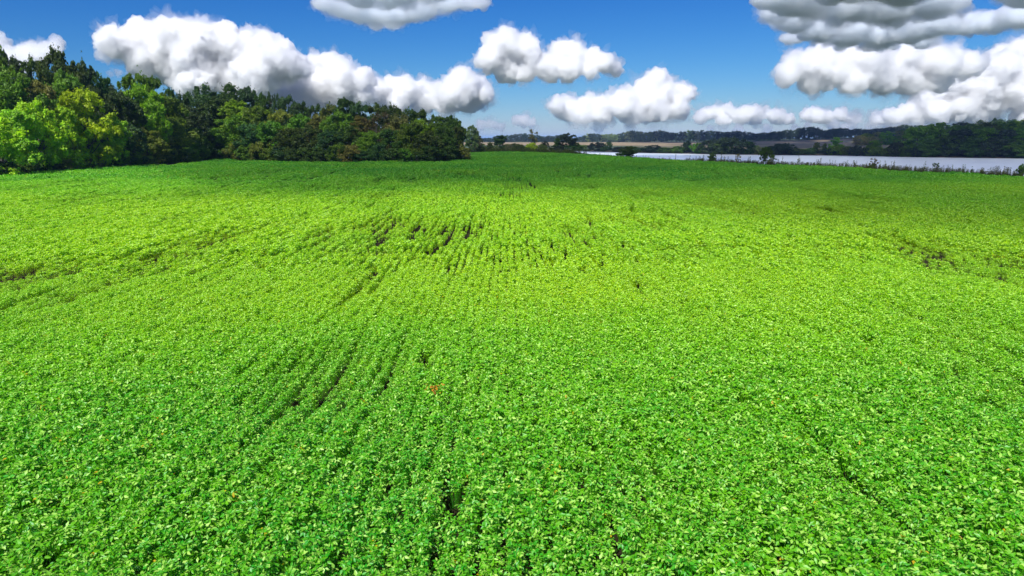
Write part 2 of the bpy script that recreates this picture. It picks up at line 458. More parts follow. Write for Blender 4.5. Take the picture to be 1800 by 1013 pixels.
a = me.attributes.new('pscale', 'FLOAT', 'POINT'); a.data.foreach_set('value', S.astype(np.float32))
a = me.attributes.new('pidx', 'INT', 'POINT'); a.data.foreach_set('value', IX.astype(np.int32))
a = me.attributes.new('prot', 'FLOAT_VECTOR', 'POINT'); a.data.foreach_set('vector', np.column_stack([rng.normal(0, .06, len(S)), rng.normal(0, .06, len(S)), YW]).astype(np.float32).ravel())
crop = link('soybean_crop', me); tag(crop, 'bright green soybean plants in close rows filling the field', 'crop', kind='stuff')


def scatter(ob, coll):
    gn = bpy.data.node_groups.new('scatter', 'GeometryNodeTree')
    gn.interface.new_socket('Geometry', in_out='INPUT', socket_type='NodeSocketGeometry')
    gn.interface.new_socket('Geometry', in_out='OUTPUT', socket_type='NodeSocketGeometry')
    N, L = gn.nodes, gn.links
    gi, go = N.new('NodeGroupInput'), N.new('NodeGroupOutput')
    ci = N.new('GeometryNodeCollectionInfo'); ci.inputs['Collection'].default_value = coll
    ci.inputs['Separate Children'].default_value = True; ci.inputs['Reset Children'].default_value = True
    ip = N.new('GeometryNodeInstanceOnPoints'); ip.inputs['Pick Instance'].default_value = True
    def na(t, nm):
        n = N.new('GeometryNodeInputNamedAttribute'); n.data_type = t; n.inputs['Name'].default_value = nm
        return n.outputs['Attribute']
    L.new(gi.outputs[0], ip.inputs['Points']); L.new(ci.outputs[0], ip.inputs['Instance'])
    L.new(na('INT', 'pidx'), ip.inputs['Instance Index']); L.new(na('FLOAT', 'pscale'), ip.inputs['Scale'])
    er_ = N.new('FunctionNodeEulerToRotation'); L.new(na('FLOAT_VECTOR', 'prot'), er_.inputs[0]); L.new(er_.outputs[0], ip.inputs['Rotation'])
    L.new(ip.outputs[0], go.inputs[0])
    md = ob.modifiers.new('scatter', 'NODES'); md.node_group = gn


scatter(crop, SOYC)

# the one withered plant in the middle of the field
p = on_plane(762, 690, .72)
co, f, tn = [], [], []
gq = np.random.default_rng(9); n = 46
a_ = gq.uniform(0, 6.28, n); rr = gq.uniform(.02, .2, n)
co, f, tn = leaves(np.stack([np.cos(a_) * rr * 1.3, np.sin(a_) * rr, gq.uniform(.55, .88, n)], 1), a_, gq.normal(-.3, .5, n), gq.normal(0, .7, n), gq.uniform(.06, .12, n), gq.random(n))
wp = bpy.data.objects.new('withered_plant', None); COL.objects.link(wp); wp.location = (p.x, p.y, tz(p.x, p.y)); wp.empty_display_size = .2
tag(wp, 'small orange-brown withered plant alone in the green soybean canopy', 'plant')
link('leaves', mesh_np('withered_leaves', co, [f], attr=tn), M_DRY, wp)
bm = bmesh.new(); bmesh.ops.create_cone(bm, segments=7, radius1=.012, radius2=.006, depth=.62, cap_ends=True); bmesh.ops.translate(bm, verts=bm.verts, vec=(0, 0, .31))
me = bpy.data.meshes.new('stem'); bm.to_mesh(me); bm.free(); link('stem', me, M_DRY, wp)


# ------------------------------------------------------------------ trees
def unit(v): return v / np.maximum(np.linalg.norm(v, axis=-1, keepdims=True), 1e-6)


def leaf_cloud(g, centers, radii, nleaf, size, flat=.8):
    """small folded leaf sprays spread through clumps"""
    k = len(centers); n = k * nleaf
    d = unit(g.normal(0, 1, (n, 3))); rad = np.repeat(radii, nleaf) * (g.random(n) ** .45)
    off = d * rad[:, None]; off[:, 2] *= flat
    c = np.repeat(centers, nleaf, 0)
    pos = c + off
    nrm = unit(d * .7 + g.normal(0, .55, (n, 3)) + np.array([0, 0, .45]))
    t = unit(np.cross(nrm, g.normal(0, 1, (n, 3)))); bt = np.cross(nrm, t)
    s = size * g.uniform(.6, 1.35, n)[:, None]
    co = np.stack([pos - t * s, pos + bt * s * .5 + nrm * s * .12, pos + t * s, pos - bt * s * .5 + nrm * s * .12], 1).reshape(-1, 3)
    f = np.arange(n * 4).reshape(n, 4)
    tone = np.repeat(np.clip(np.repeat(g.random(k), nleaf) * .5 + g.random(n) * .5, 0, 1), 4)
    return co, f, tone


def tube(path, r0, r1, seg=6):
    path = np.asarray(path, float); n = len(path)
    d = unit(np.gradient(path, axis=0)); up = np.array([.13, .97, .2])
    x = unit(np.cross(d, up)); y = np.cross(d, x)
    rr = np.linspace(r0, r1, n)[:, None, None]; a_ = np.linspace(0, 2 * math.pi, seg, endpoint=False)
    co = path[:, None] + rr * (np.cos(a_)[None, :, None] * x[:, None] + np.sin(a_)[None, :, None] * y[:, None])
    f = []
    for i in range(n - 1):
        for j in range(seg):
            f.append((i * seg + j, i * seg + (j + 1) % seg, (i + 1) * seg + (j + 1) % seg, (i + 1) * seg + j))
    return co.reshape(-1, 3), np.array(f)


def join(parts):
    co, fs, o = [], [], 0
    for c, f in parts: co.append(c); fs.append(f + o); o += len(c)
    return np.concatenate(co), [np.concatenate(fs)]


def make_tree(kind, seed, detail=1.0):
    """returns (crown mesh, trunk mesh), 1 unit tall to the crown's top"""
    g = np.random.default_rng(seed)
    limbs = []
    if kind == 'round':       # dense spreading crown
        nl, zc, rx, rz, lr = 20, .54, .27, .38, (.11, .17); sub, nleaf, low = 15, 26, .08
    elif kind == 'oak':       # airy, wide, clumps standing apart at the top
        nl, zc, rx, rz, lr = 24, .62, .32, .31, (.08, .13); sub, nleaf, low = 12, 26, .18
    elif kind == 'tall':      # narrow upright
        nl, zc, rx, rz, lr = 20, .5, .17, .45, (.09, .13); sub, nleaf, low = 14, 24, .05
    elif kind == 'skirt':     # leafy to the ground, forest-edge tree
        nl, zc, rx, rz, lr = 24, .46, .29, .44, (.11, .17); sub, nleaf, low = 14, 24, .0
    elif kind == 'shrub':
        nl, zc, rx, rz, lr = 13, .42, .42, .42, (.19, .28); sub, nleaf, low = 12, 22, 0
    elif kind == 'cedar':     # dense pointed
        nl, zc, rx, rz, lr = 16, .5, .16, .46, (.07, .11); sub, nleaf, low = 13, 24, .04
    elif kind == 'sparse':    # half bare, twigs at the top
        nl, zc, rx, rz, lr = 16, .58, .26, .36, (.07, .11); sub, nleaf, low = 9, 9, .15
    sub = max(4, int(sub * (detail ** .5))); nleaf = max(6, int(nleaf * detail ** .5))
    cs, rs = [], []
    tries = 0
    while len(cs) < nl and tries < 4000:
        tries += 1
        d = unit(g.normal(0, 1, 3)); q = d * g.random() ** .33
        p = np.array([q[0] * rx, q[1] * rx, zc + q[2] * rz])
        if kind == 'cedar': p[:2] *= 1.5 * (1 - (p[2] - .04) / 1.0) + .12
        r_ = g.uniform(*lr)
        if p[2] + r_ * .8 > 1: p[2] = 1 - r_ * .8
        if p[2] - r_ < low: p[2] = low + r_ * .8
        if all(np.linalg.norm(p - c) > .5 * (r_ + r2) for c, r2 in zip(cs, rs)): cs.append(p); rs.append(r_)
    for _ in range(0 if kind == 'sparse' else 26):      # small outer boughs that round off the outline
        d = unit(g.normal(0, 1, 3) + np.array([0, 0, .25])); q = d * g.uniform(.92, 1.08)
        p = np.array([q[0] * (rx + lr[0]), q[1] * (rx + lr[0]), zc + q[2] * rz])
        if kind == 'cedar': p[:2] *= 1.5 * (1 - (p[2] - .04) / 1.0) + .12
        r_ = g.uniform(.05, .085) * (2 if kind == 'shrub' else 1); p[2] = np.clip(p[2], low + r_, .97 - r_ * .7); cs.append(p); rs.append(r_)
    cs, rs = np.array(cs), np.array(rs)
    # sub-clumps on each lobe's outer side
    cc, cr = [], []
    ctr = np.array([0, 0, zc - .1])
    for c, r_ in zip(cs, rs):
        d = unit(g.normal(0, 1, (sub, 3)) + 1.0 * unit(c - ctr) + np.array([0, 0, .35]))
        cc.append(c + d * r_ * g.uniform(.45, .95, (sub, 1)) * np.array([1, 1, .85])); cr.append(r_ * g.uniform(.28, .5, sub))
    cc, cr = np.concatenate(cc), np.concatenate(cr)
    top = (cc[:, 2] + cr * .6).max(); cc[:, 2] *= 1 / top
    size = (.020 if kind != 'shrub' else .035) / detail ** .33
    co, f, tone = leaf_cloud(g, cc, cr, nleaf, size)
    # a loose scatter of sprays round the outline
    m_ = int(len(cc) * 2.0); pick = g.integers(0, len(cc), m_)
    co2, f2, t2 = leaf_cloud(g, cc[pick] + g.normal(0, 1, (m_, 3)) * cr[pick][:, None] * .7, cr[pick] * .4, 4, size * .8)
    crown = mesh_np(kind + '_crown', np.concatenate([co, co2]), [np.concatenate([f, f2 + len(co)])], attr=np.concatenate([tone, t2]))
    crown.materials.append(M_TREE)
    # trunk with limbs to the lobes
    H = zc + rz * .4; parts = []
    bend = g.normal(0, .012, (7, 2)).cumsum(0)
    tp = np.column_stack([bend, np.linspace(-.02, H, 7)])
    tr = .018 if kind not in ('shrub', 'cedar') else .012
    parts.append(tube(tp, tr, tr * .3, 7))
    for c in cs[:nl]:
        z0 = np.clip(c[2] - g.uniform(.12, .3), low + .05 if kind != 'shrub' else .02, H * .9)
        i = z0 / H * 6; a0 = np.array([np.interp(i, range(7), tp[:, 0]), np.interp(i, range(7), tp[:, 1]), z0])
        mid = a0 * .5 + c * .5 + np.array([0, 0, -.02]) + g.normal(0, .012, 3)
        parts.append(tube([a0, a0 * .7 + mid * .3, mid, c * .9 + mid * .1], tr * .45, tr * .12, 5))
    if kind == 'sparse':
        for c in cc[g.integers(0, len(cc), 70)]:
            j = np.argmin(np.linalg.norm(cs - c, axis=1)); parts.append(tube([cs[j], (cs[j] + c) / 2 + g.normal(0, .01, 3), c + unit(c - ctr) * .05], .0035, .0012, 4))
    tco, tf = join(parts)
    trunk = mesh_np(kind + '_trunk', tco, tf, smooth=True); trunk.materials.append(M_BARK)
    return crown, trunk


LIB = {}
for kd, n_, det in (('round', 4, 1.0), ('oak', 3, 1.0), ('tall', 3, 1.0), ('skirt', 4, 1.0), ('shrub', 4, .8), ('cedar', 2, .8), ('sparse', 2, 1.0)):
    LIB[kd] = [make_tree(kd, 100 + 17 * len(kd) + i, det) for i in range(n_)]
LOW = {kd: [make_tree(kd, 900 + 13 * len(kd) + i, .45) for i in range(3)] for kd in ('round', 'tall', 'skirt', 'shrub')}
WIDTH = {'round': .80, 'oak': .84, 'tall': .54, 'skirt': .82, 'shrub': 1.25, 'cedar': .5, 'sparse': .72}

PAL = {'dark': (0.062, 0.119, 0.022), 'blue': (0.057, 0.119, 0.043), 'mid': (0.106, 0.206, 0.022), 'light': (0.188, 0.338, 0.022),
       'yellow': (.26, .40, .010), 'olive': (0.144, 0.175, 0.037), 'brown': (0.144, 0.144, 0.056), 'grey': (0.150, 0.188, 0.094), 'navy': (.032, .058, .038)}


def tree(px, topy, wpx, Y, kind, colour, label, cat='tree', group=None, lib=None, zbase=None, name=None, jig=.16):
    top = at(px, topy, Y); x = top.x
    z0 = tz(x, Y) if zbase is None else zbase
    h = max(top.z - z0, .8)
    wid = wpx / F * Y
    crown, trunk = rnd.choice((lib or LIB)[kind])
    nm = name or {'shrub': 'shrub', 'oak': 'oak_tree', 'cedar': 'cedar_tree'}.get(kind, 'broadleaf_tree')
    e = bpy.data.objects.new(nm, None); COL.objects.link(e); e.empty_display_size = .5
    e.location = (x, Y, z0); e.rotation_euler = (0, 0, rnd.uniform(0, 6.28))
    sxy = wid / WIDTH[kind]
    e.scale = (sxy, sxy, h)
    tag(e, label, cat, group)
    c = bpy.data.objects.new('crown', crown); COL.objects.link(c); c.parent = e
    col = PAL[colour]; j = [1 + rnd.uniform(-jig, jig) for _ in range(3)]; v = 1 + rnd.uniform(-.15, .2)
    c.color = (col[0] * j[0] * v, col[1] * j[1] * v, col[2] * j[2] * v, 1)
    t = bpy.data.objects.new('trunk', trunk); COL.objects.link(t); t.parent = e
    return e


CN = {'dark': 'dark green', 'blue': 'dark bluish-green', 'mid': 'mid-green', 'light': 'light green', 'yellow': 'yellow-green', 'olive': 'olive green', 'brown': 'brownish', 'grey': 'pale grey-green', 'navy': 'dark blue-green'}
ORD = 'first second third fourth fifth sixth seventh eighth ninth tenth eleventh twelfth thirteenth fourteenth fifteenth sixteenth seventeenth eighteenth nineteenth twentieth'.split()
KN = {'round': 'round-crowned tree', 'oak': 'open-crowned tree', 'tall': 'narrow tree', 'skirt': 'bushy tree', 'shrub': 'low shrub', 'cedar': 'pointed evergreen', 'sparse': 'half-bare tree'}

ex = [x for x, y in EDGE_L][:15]; ey = [p.y for p in el][:15]


def edgeY(px): return float(np.interp(px, ex, ey))


# back row, seen on the skyline of the wood
BACK = [(-28, 72, 100, 'oak', 'mid'), (10, 92, 62, 'round', 'blue'), (48, 100, 62, 'oak', 'dark'), (92, 82, 96, 'oak', 'dark'), (136, 106, 60, 'oak', 'blue'), (166, 126, 62, 'round', 'dark'), (194, 146, 56, 'round', 'blue'),
        (232, 128, 66, 'oak', 'mid'), (264, 136, 52, 'tall', 'mid'), (292, 152, 50, 'round', 'dark'), (314, 164, 40, 'round', 'blue'), (350, 147, 70, 'oak', 'blue'), (396, 144, 80, 'round', 'dark'), (432, 152, 52, 'oak', 'blue'),
        (458, 163, 40, 'oak', 'dark'), (480, 161, 34, 'sparse', 'dark'), (502, 168, 46, 'oak', 'blue'), (528, 179, 44, 'round', 'blue'), (554, 184, 40, 'oak', 'dark'), (580, 183, 46, 'round', 'olive'), (606, 174, 40, 'tall', 'dark'),
        (632, 178, 50, 'round', 'blue'), (660, 180, 48, 'round', 'dark'), (688, 184, 50, 'round', 'dark'), (716, 191, 44, 'round', 'dark'), (742, 194, 36, 'cedar', 'dark'), (766, 202, 42, 'round', 'mid'), (790, 203, 40, 'round', 'dark'), (799, 207, 34, 'round', 'mid')]
MID = [(14, 124, 96, 'round', 'mid'), (58, 140, 80, 'round', 'olive'), (108, 124, 82, 'round', 'mid'), (160, 150, 72, 'round', 'blue'), (206, 160, 70, 'round', 'blue'), (246, 146, 78, 'round', 'light'), (290, 166, 66, 'round', 'mid'), (332, 184, 66, 'round', 'blue'),
       (376, 168, 82, 'round', 'dark'), (416, 176, 62, 'tall', 'light'), (452, 186, 60, 'round', 'mid'), (490, 192, 60, 'round', 'olive'), (524, 200, 58, 'round', 'mid'), (560, 200, 56, 'round', 'olive'), (596, 196, 62, 'round', 'mid'), (630, 202, 54, 'round', 'olive'),
       (662, 197, 60, 'sparse', 'brown'), (700, 199, 66, 'sparse', 'brown'), (694, 204, 60, 'round', 'brown'), (736, 208, 56, 'round', 'light'), (770, 214, 50, 'round', 'mid'), (793, 214, 40, 'skirt', 'dark')]
FRONT = [(-22, 200, 90, 'skirt', 'yellow'), (12, 192, 86, 'skirt', 'light'), (56, 176, 86, 'skirt', 'yellow'), (102, 186, 78, 'skirt', 'yellow'), (143, 155, 92, 'skirt', 'yellow'), (186, 206, 70, 'skirt', 'light'), (218, 216, 66, 'skirt', 'blue'), (252, 226, 70, 'skirt', 'olive'),
         (290, 206, 86, 'skirt', 'olive'), (332, 222, 60, 'skirt', 'mid'), (370, 226, 62, 'skirt', 'blue'), (408, 202, 74, 'skirt', 'mid'), (442, 218, 56, 'skirt', 'blue'), (476, 212, 60, 'skirt', 'mid'), (512, 224, 62, 'skirt', 'dark'), (546, 220, 58, 'skirt', 'dark'), (580, 228, 58, 'skirt', 'blue'),
         (612, 222, 60, 'skirt', 'dark'), (648, 230, 60, 'skirt', 'mid'), (684, 226, 58, 'skirt', 'dark'), (722, 214, 62, 'skirt', 'mid'), (752, 230, 48, 'skirt', 'dark'), (780, 222, 48, 'skirt', 'dark'), (801, 222, 34, 'skirt', 'dark')]


def wood(rowlist, dy, rowname, group):
    rowlist = sorted(rowlist); seen = {}
    n = len(rowlist)
    for i, (px, ty, wd, kd, cl) in enumerate(rowlist):
        c = (CN[cl], KN[kd]); seen.setdefault(c, []).append(i)
    for i, (px, ty, wd, kd, cl) in enumerate(rowlist):
        c = (CN[cl], KN[kd]); lst = seen[c]; j = lst.index(i)
        if len(lst) == 1: lab = f'the only {c[0]} {c[1]} {rowname}'
        else: lab = f'{c[0]} {c[1]}, {ORD[j]} such from the left, {rowname}'
        Y = edgeY(px) + dy + rnd.uniform(-2, 3)
        tree(px, ty, wd, Y, kd, cl, lab, group=group)


wood(BACK, 27, 'on the left wood\'s skyline', 'tall trees on the skyline of the left wood')
wood(MID, 14, 'in the middle of the left wood', 'trees in the middle of the left wood')
wood(FRONT, 5, 'along the left wood\'s front', 'bushy trees along the front of the left wood')
# low growth at the foot of the wood
px = -20; foot = []
while px < 818:
    foot.append(px); px += rnd.uniform(19, 27)
cols = ['dark', 'blue', 'mid', 'olive', 'dark', 'mid']
SH = [(p, rnd.choice(cols)) for p in foot]; cnt = {}
for i, (px, cl) in enumerate(SH):
    cnt[cl] = cnt.get(cl, 0) + 1
    side = 'left edge of the picture' if px < 300 else ('bay in the wood' if px < 560 else 'tip of the wood')
    yb = np.interp(px, [x for x, y in EDGE_L], [y for x, y in EDGE_L])
    tree(px, yb - rnd.uniform(16, 34), rnd.uniform(34, 52), edgeY(px) + 1.4, 'shrub', cl,
         f'low {CN[cl]} shrub, {ORD[cnt[cl] - 1]} such from the left, at the left wood\'s foot', 'shrub', 'shrubs along the foot of the left wood')

# behind the tip of the wood
tree(829, 220, 26, 330, 'round', 'grey', 'tall pale grey-green tree half hidden behind the tip of the left wood')
tree(838, 234, 20, 345, 'round', 'grey', 'smaller pale tree stepping down beside the tip of the left wood')
# between the field's far end and the stubble
CENTRE = [(846, 252, 18, 352, 'shrub', 'olive', 'olive shrub next to the pale trees at the far end of the field'), (862, 250, 14, 350, 'round', 'dark', 'small dark tree left of the tall poplar-like tree'),
          (880, 238, 24, 372, 'tall', 'blue', 'tall bluish poplar-like tree at the far end of the field'), (894, 253, 14, 360, 'shrub', 'grey', 'small pale shrub between poplar-like tree and dark bush'),
          (906, 252, 26, 362, 'shrub', 'dark', 'wide dark bush at the far end of the field'), (936, 227, 26, 372, 'sparse', 'brown', 'half-bare tree with thin twigs rising over the far treeline'),
          (935, 251, 20, 366, 'shrub', 'yellow', 'yellow-green bush at the foot of the half-bare tree'), (927, 258, 10, 364, 'shrub', 'dark', 'tiny dark shrub left of the yellow-green bush'), (952, 254, 18, 372, 'shrub', 'olive', 'small olive shrub right of the half-bare tree'),
          (958, 248, 14, 378, 'round', 'navy', 'small round dark tree right of the half-bare tree'), (980, 244, 13, 385, 'tall', 'dark', 'narrow dark tree on the left side of the broad far tree'),
          (996, 234, 34, 388, 'oak', 'navy', 'broad dark tree with open crown at the near river bank'), (1012, 251, 24, 392, 'shrub', 'dark', 'dark shrub right of the broad dark tree'), (978, 256, 26, 380, 'shrub', 'navy', 'low dark shrub under the broad dark tree'),
          (1000, 255, 26, 386, 'shrub', 'dark', 'dense dark shrub beneath the right half of the broad tree'), (868, 256, 20, 356, 'shrub', 'grey', 'grey-green shrub below the small dark tree'), (920, 257, 16, 366, 'shrub', 'mid', 'green shrub between dark bush and yellow-green bush')]
for q in CENTRE: tree(q[0], q[1], q[2], q[3], q[4], q[5], q[6], cat='shrub' if q[4] == 'shrub' else 'tree', group='trees and shrubs at the far end of the field')


def farY(px):
    """y on the far bank along this picture column"""
    lo, hi = 300, 620
    best = None
    t = (px - 900) / F / CP
    for (x0, y0), (x1, y1) in zip(FARB[:-1], FARB[1:]):
        # solve x = t*y
        dx, dy_ = x1 - x0, y1 - y0; den = dx - t * dy_
        if abs(den) < 1e-9: continue
        u = (t * y0 - x0) / den
        if 0 <= u <= 1: best = y0 + u * dy_
    return best or 400


BANK = [(1030, 255, 26, 'shrub', 'dark'), (1050, 250, 28, 'shrub', 'navy'), (1071, 249, 14, 'round', 'dark'), (1064, 258, 20, 'shrub', 'dark'), (1090, 258, 30, 'shrub', 'navy'), (1118, 258, 32, 'shrub', 'dark'), (1146, 255, 34, 'shrub', 'navy'), (1172, 259, 30, 'shrub', 'dark'), (1192, 257, 28, 'shrub', 'dark'),
        (1208, 247, 18, 'round', 'navy'), (1226, 251, 24, 'shrub', 'mid'), (1252, 245, 44, 'shrub', 'navy'), (1288, 241, 62, 'shrub', 'navy'), (1268, 250, 40, 'shrub', 'dark'), (1316, 249, 26, 'shrub', 'dark'), (1328, 256, 24, 'shrub', 'grey'), (1348, 259, 24, 'shrub', 'dark'),
        (1376, 252, 46, 'shrub', 'navy'), (1362, 257, 30, 'shrub', 'navy'), (1404, 261, 28, 'shrub', 'dark'), (1422, 260, 26, 'shrub', 'dark'), (1437, 250, 13, 'round', 'dark'), (1450, 252, 9, 'tall', 'dark'), (1458, 260, 24, 'shrub', 'navy'), (1472, 242, 20, 'tall', 'mid'), (1470, 256, 26, 'shrub', 'mid'),
        (1492, 257, 26, 'shrub', 'dark'), (1512, 256, 34, 'shrub', 'navy'), (1538, 247, 22, 'tall', 'mid'), (1534, 255, 30, 'shrub', 'mid'), (1560, 260, 26, 'shrub', 'dark'), (1578, 250, 34, 'shrub', 'navy'), (1596, 255, 26, 'shrub', 'dark'), (1612, 258, 30, 'shrub', 'navy')]
TR = [(1618, 221, 56, 'skirt', 'mid', 16), (1652, 216, 58, 'skirt', 'mid', 18), (1692, 226, 60, 'skirt', 'navy', 12), (1668, 236, 50, 'skirt', 'dark', 10), (1732, 224, 60, 'skirt', 'mid', 14), (1772, 228, 58, 'skirt', 'navy', 14), (1808, 224, 60, 'skirt', 'mid', 14), (1712, 240, 50, 'skirt', 'dark', 9), (1750, 242, 50, 'skirt', 'navy', 9), (1790, 244, 54, 'skirt', 'dark', 9), (1632, 242, 48, 'skirt', 'dark', 8), (1846, 232, 60, 'skirt', 'dark', 12),
      (1640, 218, 50, 'round', 'dark', 60), (1676, 219, 50, 'round', 'mid', 66), (1706, 217, 48, 'round', 'mid', 70), (1738, 214, 50, 'round', 'dark', 76), (1764, 213, 48, 'round', 'mid', 80), (1790, 211, 50, 'round', 'light', 84), (1818, 210, 50, 'round', 'mid', 84), (1728, 210, 40, 'round', 'navy', 190), (1752, 208, 36, 'round', 'navy', 210), (1782, 209, 40, 'round', 'navy', 200), (1690, 215, 40, 'round', 'navy', 170), (1806, 208, 40, 'round', 'dark', 200)]
BANK.sort(key=lambda q: q[0])
seen = {}
for q in BANK: seen.setdefault((q[3], q[4]), []).append(q)
for i, q in enumerate(BANK):
    lst = seen[(q[3], q[4])]; j = lst.index(q)
    big = 'broad ' if q[2] > 40 else ''
    lab = f'{big}{CN[q[4]]} {KN[q[3]]} on the far river bank, {ORD[j]} such from the left' if len(lst) > 1 else f'the only {CN[q[4]]} {KN[q[3]]} on the far river bank'
    tree(q[0], q[1], q[2], farY(q[0]) + 7 + 2.5 * (q[3] != 'shrub'), q[3], q[4], lab, cat='shrub' if q[3] == 'shrub' else 'tree', group='shrubs and trees along the far river bank', lib=LIB)
seen = {}
for q in TR: seen.setdefault((q[3], q[4], q[5] > 30), []).append(q)
for q in TR:
    lst = seen[(q[3], q[4], q[5] > 30)]; j = sorted(x[0] for x in lst).index(q[0])
    where = 'at the water\'s edge of the right wood' if q[5] < 30 else 'on the crest of the right wood'
    lab = f'{CN[q[4]]} {KN[q[3]]} {where}, {ORD[j]} from the left' if len(lst) > 1 else f'the only {CN[q[4]]} {KN[q[3]]} {where}'
    tree(q[0], q[1], q[2], farY(min(q[0], 1795)) + q[5], q[3], q[4], lab, group='trees of the wood across the river')
# copse in front of the far treeline
for i, (px, ty, wd) in enumerate([(1512, 238, 24), (1524, 234, 26), (1542, 232, 28), (1560, 231, 28), (1578, 230, 28), (1596, 228, 28), (1532, 240, 24), (1570, 238, 30)]):
    tree(px, ty, wd, 680 + (i % 3) * 12, 'skirt', 'mid' if i % 2 else 'grey', f'grey-green tree of the copse before the far treeline, {ORD[sorted([1512,1524,1542,1560,1578,1596,1532,1570]).index(px)]} from the left', group='copse in front of the far treeline', lib=LOW)
# far treeline, tree by tree
SKY = [(838, 243), (860, 241), (870, 239), (900, 237), (920, 234), (940, 237), (960, 240), (985, 236), (1010, 241), (1040, 234), (1060, 236), (1090, 235), (1112, 229), (1135, 233), (1155, 229), (1190, 232), (1210, 229), (1250, 229), (1270, 232), (1290, 229), (1310, 231), (1330, 235), (1360, 231), (1380, 228), (1398, 227), (1420, 223), (1432, 223), (1450, 228), (1475, 225), (1495, 227), (1510, 225), (1530, 228), (1545, 225), (1570, 222), (1590, 219), (1620, 220)]
sx_, sy_ = [a for a, b_ in SKY], [b_ for a, b_ in SKY]
px = 836
while px < 1624:
    ty = np.interp(px, sx_, sy_) + rnd.uniform(-.8, 1.6); Y = 1360 + rnd.uniform(-15, 25)
    seg = 'left of the half-bare tree' if px < 934 else ('between the half-bare tree and the broad bank shrubs' if px < 1240 else 'behind the brown fallow strip')
    kd = rnd.choice(['round', 'round', 'skirt', 'skirt', 'tall'])
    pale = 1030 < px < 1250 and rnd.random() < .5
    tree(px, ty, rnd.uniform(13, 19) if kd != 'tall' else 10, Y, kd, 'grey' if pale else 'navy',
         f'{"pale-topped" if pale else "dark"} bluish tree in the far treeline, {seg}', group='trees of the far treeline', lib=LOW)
    px += rnd.uniform(6, 9)
# the woods behind them, one far mass
g8 = np.random.default_rng(88); cc, cr = [], []
for px in np.arange(800, 1720, 3.0):
    for k_ in range(3):
        ty = np.interp(px, sx_, sy_) + 1.5 + k_ * 3.5
        q = at(px + g8.uniform(-2, 2), ty + g8.uniform(0, 3), 1440 + 30 * g8.random()); r_ = 4.5 * g8.uniform(.8, 1.3)
        for s_ in range(4):
            d = unit(g8.normal(0, 1, 3)); cc.append(np.array(q) + d * r_ * .6 - np.array([0, 0, r_])); cr.append(r_ * .5)
for px in np.arange(800, 1720, 3.0):
    q = at(px, 248, 1440); cc.append(np.array([q.x, q.y, q.z])); cr.append(5)
co, f, tn = leaf_cloud(g8, np.array(cc), np.array(cr), 12, .9)
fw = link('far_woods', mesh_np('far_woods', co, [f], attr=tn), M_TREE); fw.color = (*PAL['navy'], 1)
tag(fw, 'distant woods behind the far treeline', 'woods', kind='stuff')


# ------------------------------------------------------------------ weeds along the field's edges
def weed_mesh(g, h, plume=True, n=1):
    parts, tn = [], []
    for s in range(n):
        bx, by = g.normal(0, .12 * (n > 1), 2)
        lean = g.normal(0, .12, 2)
        ts = np.linspace(0, 1, 9)
        pos = []
        for t in ts[1:]:
            for k_ in range(5):
                pos.append((bx + lean[0] * t * h, by + lean[1] * t * h, t * h * (.98 + .04 * g.random())))
        pos = np.array(pos); m_ = len(pos)
        hd = g.uniform(0, 6.28, m_); zt = pos[:, 2] / h
        sz = h * .20 * (1 - .6 * zt) * g.uniform(.6, 1.3, m_)
        co, f, t_ = leaves(pos, hd, g.normal(.25, .35, m_), g.normal(0, .4, m_), sz, g.random(m_) * .6)
        parts.append((co, f)); tn.append(t_)
        if plume:
            kp = 10; pp = pos[-1] + np.column_stack([g.normal(0, .035 * h, kp), g.normal(0, .035 * h, kp), g.uniform(-.25, .06, kp) * h])
            co, f, t_ = leaves(pp, g.uniform(0, 6.28, kp), g.normal(.5, .4, kp), g.normal(0, .6, kp), np.full(kp, .07 * h), g.random(kp))
            parts.append((co, f)); tn.append(t_)
        # stem
        q = .006 * h; a0 = np.array([bx, by, 0]); a1 = pos[-1]
        co = np.array([a0 + [q, 0, 0], a0 + [-q * .5, q * .9, 0], a0 + [-q * .5, -q * .9, 0], a1]); f = np.array([[0, 1, 3], [1, 2, 3], [2, 0, 3]])
        parts.append((co, f)); tn.append(np.full(4, .2))
    co, fs = join(parts)
    return co, fs[0], np.concatenate(tn)


gw = np.random.default_rng(5)
WV = [weed_mesh(gw, 1.0, plume=(i % 3 != 2), n=1 + i % 4) for i in range(10)]


def weed_strip(name, pts, per_m, depth, hmin, hmax, col, label, seed, inset=0.0):
    """pts: list of world xy along the strip"""
    g = np.random.default_rng(seed)
    parts, tn = [], []
    for a_, c_ in zip(pts[:-1], pts[1:]):
        a_, c_ = np.array(a_), np.array(c_); Ln = np.linalg.norm(c_ - a_); nn = np.array([(c_ - a_)[1], -(c_ - a_)[0]]) / Ln
        if nn @ np.array([1, .8]) < 0: nn = -nn
        k_ = int(Ln * per_m)
        for t in g.random(k_):
            p = a_ + (c_ - a_) * t + nn * (inset + g.random() ** 1.4 * depth)
            co, f, t_ = WV[g.integers(0, len(WV))]
            h = g.uniform(hmin, hmax) * (1.0 + .5 * (g.random() < .06)); an = g.uniform(0, 6.28); ca, sa = math.cos(an), math.sin(an)
            rot = np.array([[ca, -sa, 0], [sa, ca, 0], [0, 0, 1]]) * np.array([[h * g.uniform(.8, 1.3)], [h], [h]])
            parts.append((co @ rot.T + np.array([p[0], p[1], tz(p[0], p[1]) - .03]), f)); tn.append(np.clip(t_ + g.normal(0, .15), 0, 1))
    co, fs = join(parts)
    o = link(name, mesh_np(name, co, fs, attr=np.concatenate(tn)), M_WEED); o.color = (*col, 1)
    return tag(o, label, 'weeds', kind='stuff')


